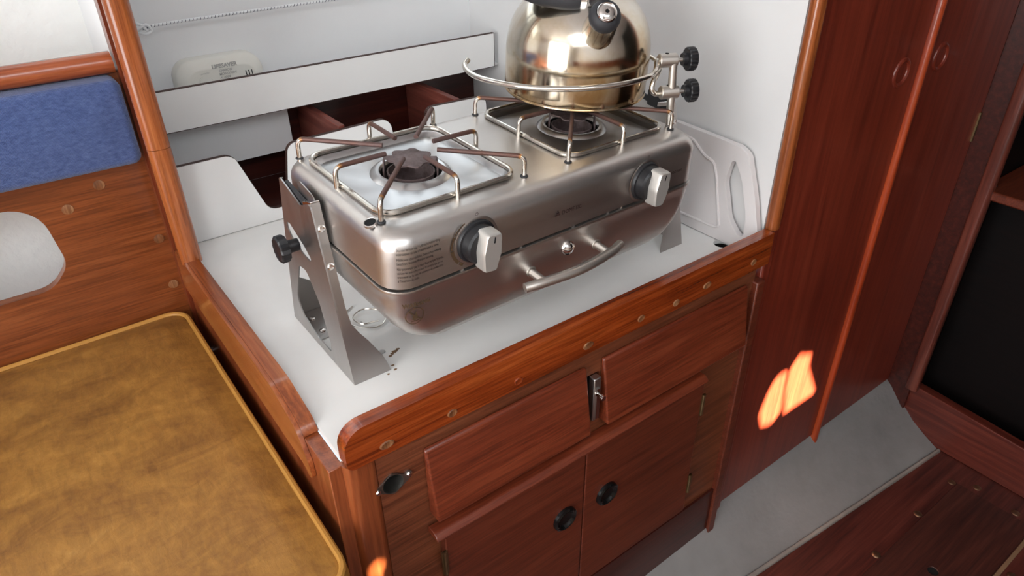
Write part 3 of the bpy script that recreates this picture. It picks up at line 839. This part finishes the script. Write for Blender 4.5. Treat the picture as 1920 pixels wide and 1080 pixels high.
def knob(x, z, yaw):
    k_ = None
    bm = new(); lathe(bm, [(0, 0), (.0215, 0), (.0215, .001), (.0205, .0028), (.0188, .0035), (.0182, .0115), (.0165, .0135), (0, .0138)], 40, frame((x, FY, z), (0, -1, 0)))
    k_ = sp('control_knob', bm, BLACKP)
    fm = frame((x, FY-.0130, z), (0, -1, 0), (1, 0, 0)) @ Matrix.Rotation(yaw, 4, 'Z')
    bm = new(); lp_ = []
    for s_, t_ in ((1, -.002), (1, .0085), (.97, .0115), (.92, .0125)):
        lp_.append([fm @ Vector((u*s_, v*s_, t_)) for u, v in rpoly([(-.0065, -.0205), (.0065, -.0205), (.0100, -.002), (.0080, .0185), (-.0080, .0185), (-.0100, -.002)], [.003, .003, .02, .003, .003, .02], 4)])
    loft(bm, lp_, True, True); obj('grip', bm, SILVER, k_, 40)
    bm = new(); box(bm, -.0006, .0006, .0095, .0155, 0, .0003); bm.transform(fm @ Matrix.Translation((0, 0, .0125))); obj('pointer_mark', bm, INKB, k_)
    bm = new(); lathe(bm, [(.0212, .0002), (.0236, .0004), (.0245, 0)], 40, frame((x, FY, z), (0, -1, 0))); obj('collar', bm, ST_BODY, k_)


knob(.0770, -.0285, radians(-6)); knob(.3040, -.0310, radians(-6))
FR, FU = (1, 0, 0), (0, 0, 1)
lines = ['Do not fill from top. To fill stove follow filling', 'instructions on side of tank located in stove.', '', 'Nicht von oben einf\u00fcllen. Gebrauchsanweisung', 'beachten. Brennstoffbeh\u00e4lter einseitig.', '', 'Ne pas remplir par le haut. Pour remplir le po\u00eale,', 'suivez les instructions pour le remplissage qui se', 'trouvent sur le c\u00f4t\u00e9 du r\u00e9servoir de combustible', '\u00e0 l\u2019int\u00e9rieur du po\u00eale.']
bm = new(); zz = -.0145
for s_ in lines:
    if not s_: zz -= .0014; continue
    text(bm, s_, .00335, (-.0035, FY, zz), FR, FU, .0002, .66, 0, corner); zz -= .0040
sp('filling_instructions', bm, INKB, smooth=0)
bm = new()
for a0, a1, w_ in ((118, 150, .0012), (152, 183, .0022), (186, 222, .0032), (226, 236, .0036)):
    pts_ = [(a0+(a1-a0)*k/8) for k in range(9)]
    vs = [bm.verts.new((.077+.0285*cos(radians(a))-0, FY-.0003, -.0285+.0255*sin(radians(a)))) for a in pts_]
    vi = [bm.verts.new((.077+(.0285-w_)*cos(radians(a)), FY-.0003, -.0285+(.0255-w_)*sin(radians(a)))) for a in pts_]
    for k in range(8): bm.faces.new((vs[k], vs[k+1], vi[k+1], vi[k]))
sp('flame_scale', bm, INKBR, smooth=0)
for kx, kz in ((.077, -.0285), (.304, -.031)):
    bm = new(); a_ = circ(kx, kz+.0275, .0016, 14); b_ = circ(kx, kz+.0275, .0012, 14)
    for k in range(14):
        k2 = (k+1) % 14; bm.faces.new([bm.verts.new((p[0], FY-.0003, p[1])) for p in (a_[k], a_[k2], b_[k2], b_[k])])
    sp('off_mark', bm, INKDK, smooth=0)
bm = new(); text(bm, 'DOMETIC', .0062, (.1820, FY, -.0345), FR, FU, .0003, 1.0)
for k in range(3):
    w_ = .0012+.0012*k; z_ = -.0285-.0022*k
    bm.faces.new([bm.verts.new(p) for p in ((.1765-w_, FY-.0003, z_-.0012), (.1765+w_, FY-.0003, z_-.0012), (.1765+w_-.0009, FY-.0003, z_+.0004), (.1765-w_+.0009, FY-.0003, z_+.0004))])
sp('maker_mark', bm, INKDK, smooth=0)
bm = new(); text(bm, 'ORIGO 3000', .0046, (.3420, FY, -.0355), FR, FU, .0003, .95); sp('model_mark', bm, INKDK, smooth=0)

TY = lambda z: Y0 + max(0, (-.070-z))*.055 - .0002
bm = new(); wy = TY(-.082)
U_ = Vector((0, .10, 1)).normalized()
text(bm, 'WARNING', .0066, (-.0015, TY(-.0735), -.0735), FR, U_, .0004, .85, .0002, corner)
cx, cz_ = .0095, -.0840
def wpt(a, b): return (cx+a, TY(cz_+b)-.0004+corner(cx+a), cz_+b)
for k in range(32):
    a, b = 2*pi*k/32, 2*pi*(k+1)/32
    bm.faces.new([bm.verts.new(wpt(*p)) for p in ((.0092*cos(a), .0092*sin(a)), (.0092*cos(b), .0092*sin(b)), (.0083*cos(b), .0083*sin(b)), (.0083*cos(a), .0083*sin(a)))])
bm.faces.new([bm.verts.new(wpt(*p)) for p in ((-.0066, .0058), (-.0058, .0066), (.0066, -.0058), (.0058, -.0066))])
bm.faces.new([bm.verts.new(wpt(*p)) for p in ((-.0008, -.0050), (.0026, -.0030), (.0022, .0010), (.0006, .0056), (-.0002, .0020), (-.0026, .0006), (-.0030, -.0030))])
bm.faces.new([bm.verts.new(wpt(*p)) for p in ((-.0040, -.0060), (.0040, -.0060), (.0040, -.0052), (-.0040, -.0052))])
sp('warning_mark', bm, INKBR, smooth=0)
bm = new(); lathe(bm, [(.0085, 0), (.0085, .0008), (.0076, .0022), (.0066, .0016), (.0058, .0026), (.0035, .0048), (0, .0056)], 28, frame((.1950, TY(-.078)-.0002, -.0770), (0, -1, .1))); sp('cap_nut', bm, CHROME)
hx = (.1470, .2390); hz = -.0900
bm = new()
tube(bm, smooth_path([(.1265, Y0-.0140, hz-.0030), (hx[0], Y0-.0195, hz-.0010), (.193, Y0-.0245, hz), (hx[1], Y0-.0200, hz+.0005), (.2610, Y0-.0140, hz+.0010)], 8), .0052, 16)
hd = sp('tray_handle', bm, ST_KNOB)
for x_ in hx:
    bm = new(); tube(bm, [(x_, TY(hz)+.002, hz+.001), (x_, Y0-.019, hz)], .0043, 14); lathe(bm, [(.0062, 0), (.006, .001), (.0045, .0012)], 18, frame((x_, TY(hz)-.0002, hz+.001), (0, -1, .1))); obj('handle_post', bm, ST_KNOB, hd)
for x_, y_ in ((.045, .012), (.335, .012), (.045, .14), (.335, .14)):
    bm = new(); lathe(bm, [(0, -.140), (.009, -.140), (.0105, -.138), (.0105, -.130)], 20, Matrix.Translation((x_, y_, 0))); sp('rubber_foot', bm, RUBBER)

# ------------------------------------------------------------------ gimbal brackets standing on the worktop
def bracket(x, sgn, label):
    """plate in the plane x, flanges turned towards the stove (sgn = +1 for the left bracket)"""
    b = thing('gimbal_bracket', label, 'bracket', (x, .08, .0003), group='stainless brackets holding the stove')
    off = Vector((-x, -.08, -.0003)); T = .0014*sgn
    bm = new()
    outer = rpoly([(.0, .0003), (.160, .0003), (.1125, .1940), (.0750, .1830), (.0650, .1795), (.0380, .1905)], [0, 0, .003, .004, .004, .004], 3)
    h1 = rpoly([(.1050, .0955), (.0840, .0985), (.0620, .0700), (.0490, .0250), (.0520, .0115), (.0880, .0105), (.1250, .0220), (.1340, .0400)], [.01, .012, .03, .008, .006, .02, .012, .02], 5)
    h2 = rpoly([(.1170, .1420), (.1080, .1440), (.0760, .1310), (.0610, .1215), (.0660, .1170), (.0830, .1180), (.1100, .1270), (.1180, .1350)], [.004, .005, .02, .003, .003, .02, .008, .006], 4)
    prism(bm, outer, YZ(x), (-T, 0, 0), [h1, h2])
    obj('plate', bm, ST_PLATE, b, 40, offset=off)
    # front flange follows the slanted fold and flares out at the foot
    def fold(z): return .0+.0375*z/.19
    bm = new(); rows = []
    for z, wd in ((.0003, .0405), (.010, .0385), (.0205, .0350), (.030, .0300), (.0413, .0240), (.052, .0170), (.0647, .0105), (.085, .0085), (.110, .0085), (.150, .0085), (.178, .0085), (.1905, .0085)):
        y = fold(z); rows.append([(x, y, z), (x+sgn*wd, y, z), (x+sgn*wd, y+.0014, z), (x, y+.0014, z)])
    loft(bm, rows, True, True); ffl = obj('front_flange', bm, ST_PLATE, b, 40, offset=off)
    for z in (.166, .128):
        bm = new(); lathe(bm, [(.0036, 0), (.0036, .0008), (.0026, .0016), (.001, .0012), (0, .0011)], 18, frame((x+sgn*.0043, fold(z), z), (0, -1, .2))); obj('rivet', bm, CHROME, ffl)
    bm = new(); rows = []
    for z, wd in ((.0003, .04), (.04, .03), (.06, .006), (.1, .0025), (.15, .0025), (.192, .0025)):
        y = .160-.0475*z/.1937; rows.append([(x, y, z), (x+sgn*wd, y, z), (x+sgn*wd, y-.0014, z), (x, y-.0014, z)])
    loft(bm, rows, True, True); obj('back_flange', bm, ST_PLATE, b, 40, offset=off)
    bm = new(); a, c = sorted((x, x+sgn*.040)); box(bm, a, c, .095, .158, .0003, .0016); obj('foot_flange', bm, ST_PLATE, b, 40, offset=off)
    for y_, xx in ((.110, .012), (.128, .026), (.140, .012)):
        bm = new(); lathe(bm, [(.004, .0), (.0036, .0012), (.002, .0022), (0, .0024)], 16, Matrix.Translation((x+sgn*xx, y_, .0016))); obj('screw', bm, CHROME, b, offset=off)
    # spring clip with its black insert on the top edge
    bm = new(); a, c = sorted((x-sgn*.0002, x+sgn*.0088)); hexa(bm, [(a, .040, .1860), (c, .040, .1860), (c, .0375, .1925), (a, .0375, .1925), (a, .060, .1800), (c, .060, .1800), (c, .060, .1860), (a, .060, .1860)])
    obj('clip', bm, CHROME, b, 35, None, .0008, 2, off)
    bm = new(); a, c = sorted((x+sgn*.0012, x+sgn*.0045)); hexa(bm, [(a, .060, .1760), (c, .060, .1760), (c, .060, .1850), (a, .060, .1850), (a, .104, .1860), (c, .104, .1860), (c, .104, .1915), (a, .104, .1915)])
    obj('clip_insert', bm, RUBBER, b, 35, offset=off)
    bm = new(); a, c = sorted((x+sgn*.0055, x+sgn*.0066)); prism(bm, rpoly([(.042, .175), (.044, .193), (.050, .1955), (.074, .1995), (.080, .197), (.080, .178)], .002, 2), YZ(a), (c-a, 0, 0))
    obj('clip_plate', bm, ST_PLATE if sgn > 0 else RUBBER, b, 35, offset=off)
    # wing knob on the pivot
    bm = new(); fm = frame((x-T, .0930, .1260), (-sgn, 0, 0), (0, 1, 0))
    n_ = 48; rows = []
    for r_, z_, am in ((.0065, 0, 0), (.0068, .012, 0), (.0130, .0125, .0006), (.0138, .0145, .0008), (.0138, .0210, .0008), (.0125, .0225, .0005), (.0100, .0215, 0), (.0060, .0212, 0)):
        rows.append([fm @ Vector(((r_+am*cos(12*2*pi*k/n_))*cos(2*pi*k/n_), (r_+am*cos(12*2*pi*k/n_))*sin(2*pi*k/n_), z_)) for k in range(n_)])
    loft(bm, rows, True, True); obj('wing_knob', bm, BLACKP, b, 35, offset=off)
    return b


bracket(-.0012, 1, 'left stainless stove bracket with oval cut-outs and black knob')
bracket(.4905, -1, 'right stainless stove bracket standing beside the chopping board')
bm = new()
tube(bm, smooth_path([(.060, .135, .0018), (.040, .120, .0022), (.044, .095, .0020), (.062, .078, .0018), (.078, .085, .0022), (.082, .105, .0026), (.066, .118, .0040), (.050, .112, .0030), (.052, .094, .0022), (.070, .086, .0036)], 8), .0009, 6)
tag(obj('wire_loop', bm, ST_ROD, None), 'thin coil of wire on the worktop under the stove', 'wire')

# ------------------------------------------------------------------ pan clamp on its post at the right front of the hob
PB = sw(.386, .013, 0)
pc = thing('pan_clamp', 'steel pan clamp post with curved bars and two black knobs at right', 'clamp', PB)
PO = -PB
bm = new(); tube(bm, [PB+Vector((.0005, 0, .0012)), PB+Vector((-.0015, .002, .0745))], .0045, 16); obj('post', bm, ST_KNOB, pc, offset=PO)
ax = Vector((.9, -.42, 0)).normalized()
for nm, c_, in (('upper', Vector((.4085, -.0165, .2655))), ('lower', Vector((.4120, -.0200, .2305)))):
    bm = new(); p0 = c_-ax*.0125; p1 = c_+ax*.0085
    lathe(bm, [(0, 0), (.0068, 0), (.0076, .0008), (.0076, .0200), (.0068, .0208), (0, .0208)], 24, frame(p0, ax)); cl = obj('clamp_block', bm, ST_KNOB, pc, offset=PO)
    bm = new(); lathe(bm, [(.0022, 0), (.0022, .0006), (0, .0006)], 16, frame(c_+Vector((-.003, .0015, .0072)), (0, -.1, 1))); obj('socket', bm, BLACKHOLE, cl)
    bm = new(); tube(bm, [p1, p1+ax*.010], .0024, 12); obj('screw', bm, ST_KNOB, pc, offset=PO)
    bm = new(); n_ = 60; fm = frame(p1+ax*.0065, ax); rows = []
    for r_, z_, am in ((.0045, 0, 0), (.0068, 0, 0), (.0070, .0048, 0), (.0118, .0050, .0003), (.0126, .0060, .0004), (.0126, .0135, .0004), (.0118, .0145, .0002), (.0098, .0146, 0), (.0088, .0120, 0), (.0062, .0095, 0), (.004, .0092, 0)):
        rows.append([fm @ Vector(((r_+am*cos(20*2*pi*k/n_))*cos(2*pi*k/n_), (r_+am*cos(20*2*pi*k/n_))*sin(2*pi*k/n_), z_)) for k in range(n_)])
    loft(bm, rows, True, True); obj('knob', bm, BLACKP, pc, 35, offset=PO)
bm = new(); tube(bm, smooth_path([(.2405, .1330, .2640), (.2320, .1270, .2600), (.2262, .1080, .2570), (.2262, .0800, .2560), (.2370, .0400, .2560), (.2590, .0080, .2560), (.2900, -.0150, .2562), (.3270, -.0270, .2565), (.3640, -.0270, .2568), (.3830, -.0200, .2575), (.3905, -.0150, .2620), (.3940, -.0120, .2655), (.4000, -.0120, .2660)], 6), .0031, 12)
obj('front_bar', bm, HEATROD, pc, 60, offset=PO)
bm = new(); tube(bm, smooth_path([(.4030, -.0115, .2285), (.3950, -.0110, .2300), (.3920, -.0095, .2360), (.3960, -.0080, .2440), (.4060, -.0050, .2510), (.4140, .002, .2560), (.4260, .022, .2570), (.4340, .055, .2570), (.4310, .105, .2570), (.40, .146, .2570), (.348, .1620, .2570)], 6), .0031, 12)
obj('back_bar', bm, HEATROD, pc, 60, offset=PO)

# ------------------------------------------------------------------ whistling kettle on the right burner
KB = sw(.3245, .1110, .0255)
kt = thing('kettle', 'tarnished steel whistling kettle on the right burner', 'kettle', KB, SR)
R_ = .0820
bm = new()
prof = [(0, .0), (.55*R_, .0), (.9*R_, .0002), (.985*R_, .0012), (1.005*R_, .0030), (1.0*R_, .0045), (.992*R_, .0052), (R_, .007), (R_, .030), (.998*R_, .050), (.978*R_, .063), (.94*R_, .074), (.885*R_, .084), (.81*R_, .0935), (.72*R_, .1015), (.61*R_, .1080), (.48*R_, .1130), (.36*R_, .1160), (.345*R_, .1168)]
P3 = smooth_path([(r_, z_, 0) for r_, z_ in prof[7:]], 4)
lathe(bm, prof[:7]+[(p.x, p.y) for p in P3], 72)
obj('body', bm, KETTLE, kt, 50)
bm = new(); lathe(bm, [(.35*R_, .1166), (.345*R_, .1182), (.25*R_, .1215), (.1*R_, .1232), (0, .1234)], 40); ld = obj('lid', bm, KETTLE, kt, 50)
bm = new(); lathe(bm, [(.004, .123), (.0045, .130), (.011, .135), (.012, .141), (.009, .146), (0, .1475)], 24); obj('lid_knob', bm, BLACKP, ld)
u = Vector((-.700, -.715, 0)).normalized(); r_v = Vector((.715, -.700, 0)).normalized(); zv = Vector((0, 0, 1))
sp0 = u*.0510+r_v*.0155+zv*.0700; sp1 = u*.0915+r_v*.0225+zv*.1030
sd = (sp1-sp0).normalized(); Ls = (sp1-sp0).length
bm = new(); lathe(bm, [(.0205, -.004), (.0198, .008), (.0186, .011), (.0176, .015), (.0160, Ls*.8), (.0150, Ls)], 40, frame(sp0, sd)); obj('spout', bm, KETTLE, kt, 50)
bm = new(); lathe(bm, [(.0140, Ls-.002), (.0152, Ls-.0016), (.0160, Ls+.002), (.0156, Ls+.0065), (.0138, Ls+.0105), (.0105, Ls+.0125), (.0100, Ls+.009)], 40, frame(sp0, sd)); wc = obj('spout_cap', bm, RUBBER, kt, 50)
bm = new(); lathe(bm, [(.0102, Ls+.0105), (.0100, Ls+.0138), (.0092, Ls+.0146), (.0083, Ls+.0136), (.0068, Ls+.0148), (.0036, Ls+.0158), (.0022, Ls+.0156), (.0018, Ls+.0140), (0, Ls+.0140)], 36, frame(sp0, sd)); wh = obj('whistle', bm, CHROME, wc, 50)
bm = new(); lathe(bm, [(.0019, 0), (.0, .0003)], 12, frame(sp0+sd*(Ls+.0157), sd)); obj('whistle_hole', bm, BLACKHOLE, wh)
bm = new(); hd_ = [sp0+u*.002+r_v*-.004+zv*.040, sp1+u*-.012+zv*.020+r_v*-.002, sp1+u*-.002+zv*.0200]
tube(bm, bend_path(hd_, .006), .0052, 10); obj('whistle_lever', bm, RUBBER, kt, 50)
bm = new()
va = []
for s_ in (0, .5, 1):
    c_ = (u*.046-r_v*.001+zv*.1040)*(1-s_)+(u*.056-r_v*.002+zv*.1240)*s_
    va.append([c_-r_v*.0075-u*.0015, c_+r_v*.0075-u*.0015, c_+r_v*.0075+u*.0015, c_-r_v*.0075+u*.0015])
loft(bm, va, True, True); obj('handle_bracket', bm, CHROME, kt, 40, None, .001)
bm = new(); va = []
for s_ in (0, .5, 1):
    c_ = (-u*.045+zv*.1080)*(1-s_)+(-u*.055+zv*.1330)*s_
    va.append([c_-r_v*.0075-u*.0015, c_+r_v*.0075-u*.0015, c_+r_v*.0075+u*.0015, c_-r_v*.0075+u*.0015])
loft(bm, va, True, True); obj('handle_bracket', bm, CHROME, kt, 40, None, .001)
HZ = -.020*zv-u*.002+r_v*.004
bm = new(); tube(bm, [p+HZ for p in smooth_path([u*.056-r_v*.006+zv*.1305, u*.057-r_v*.022+zv*.1310, u*.055-r_v*.050+zv*.1350, u*.044-r_v*.080+zv*.1450, u*.015-r_v*.098+zv*.1580, -u*.020-r_v*.085+zv*.1650, -u*.045-r_v*.045+zv*.1620, -u*.055-r_v*.008+zv*.1460], 7)], lambda s_: .0088+.003*sin(pi*min(1, max(0, s_)))**.5, 16); obj('handle', bm, RUBBER, kt, 50)
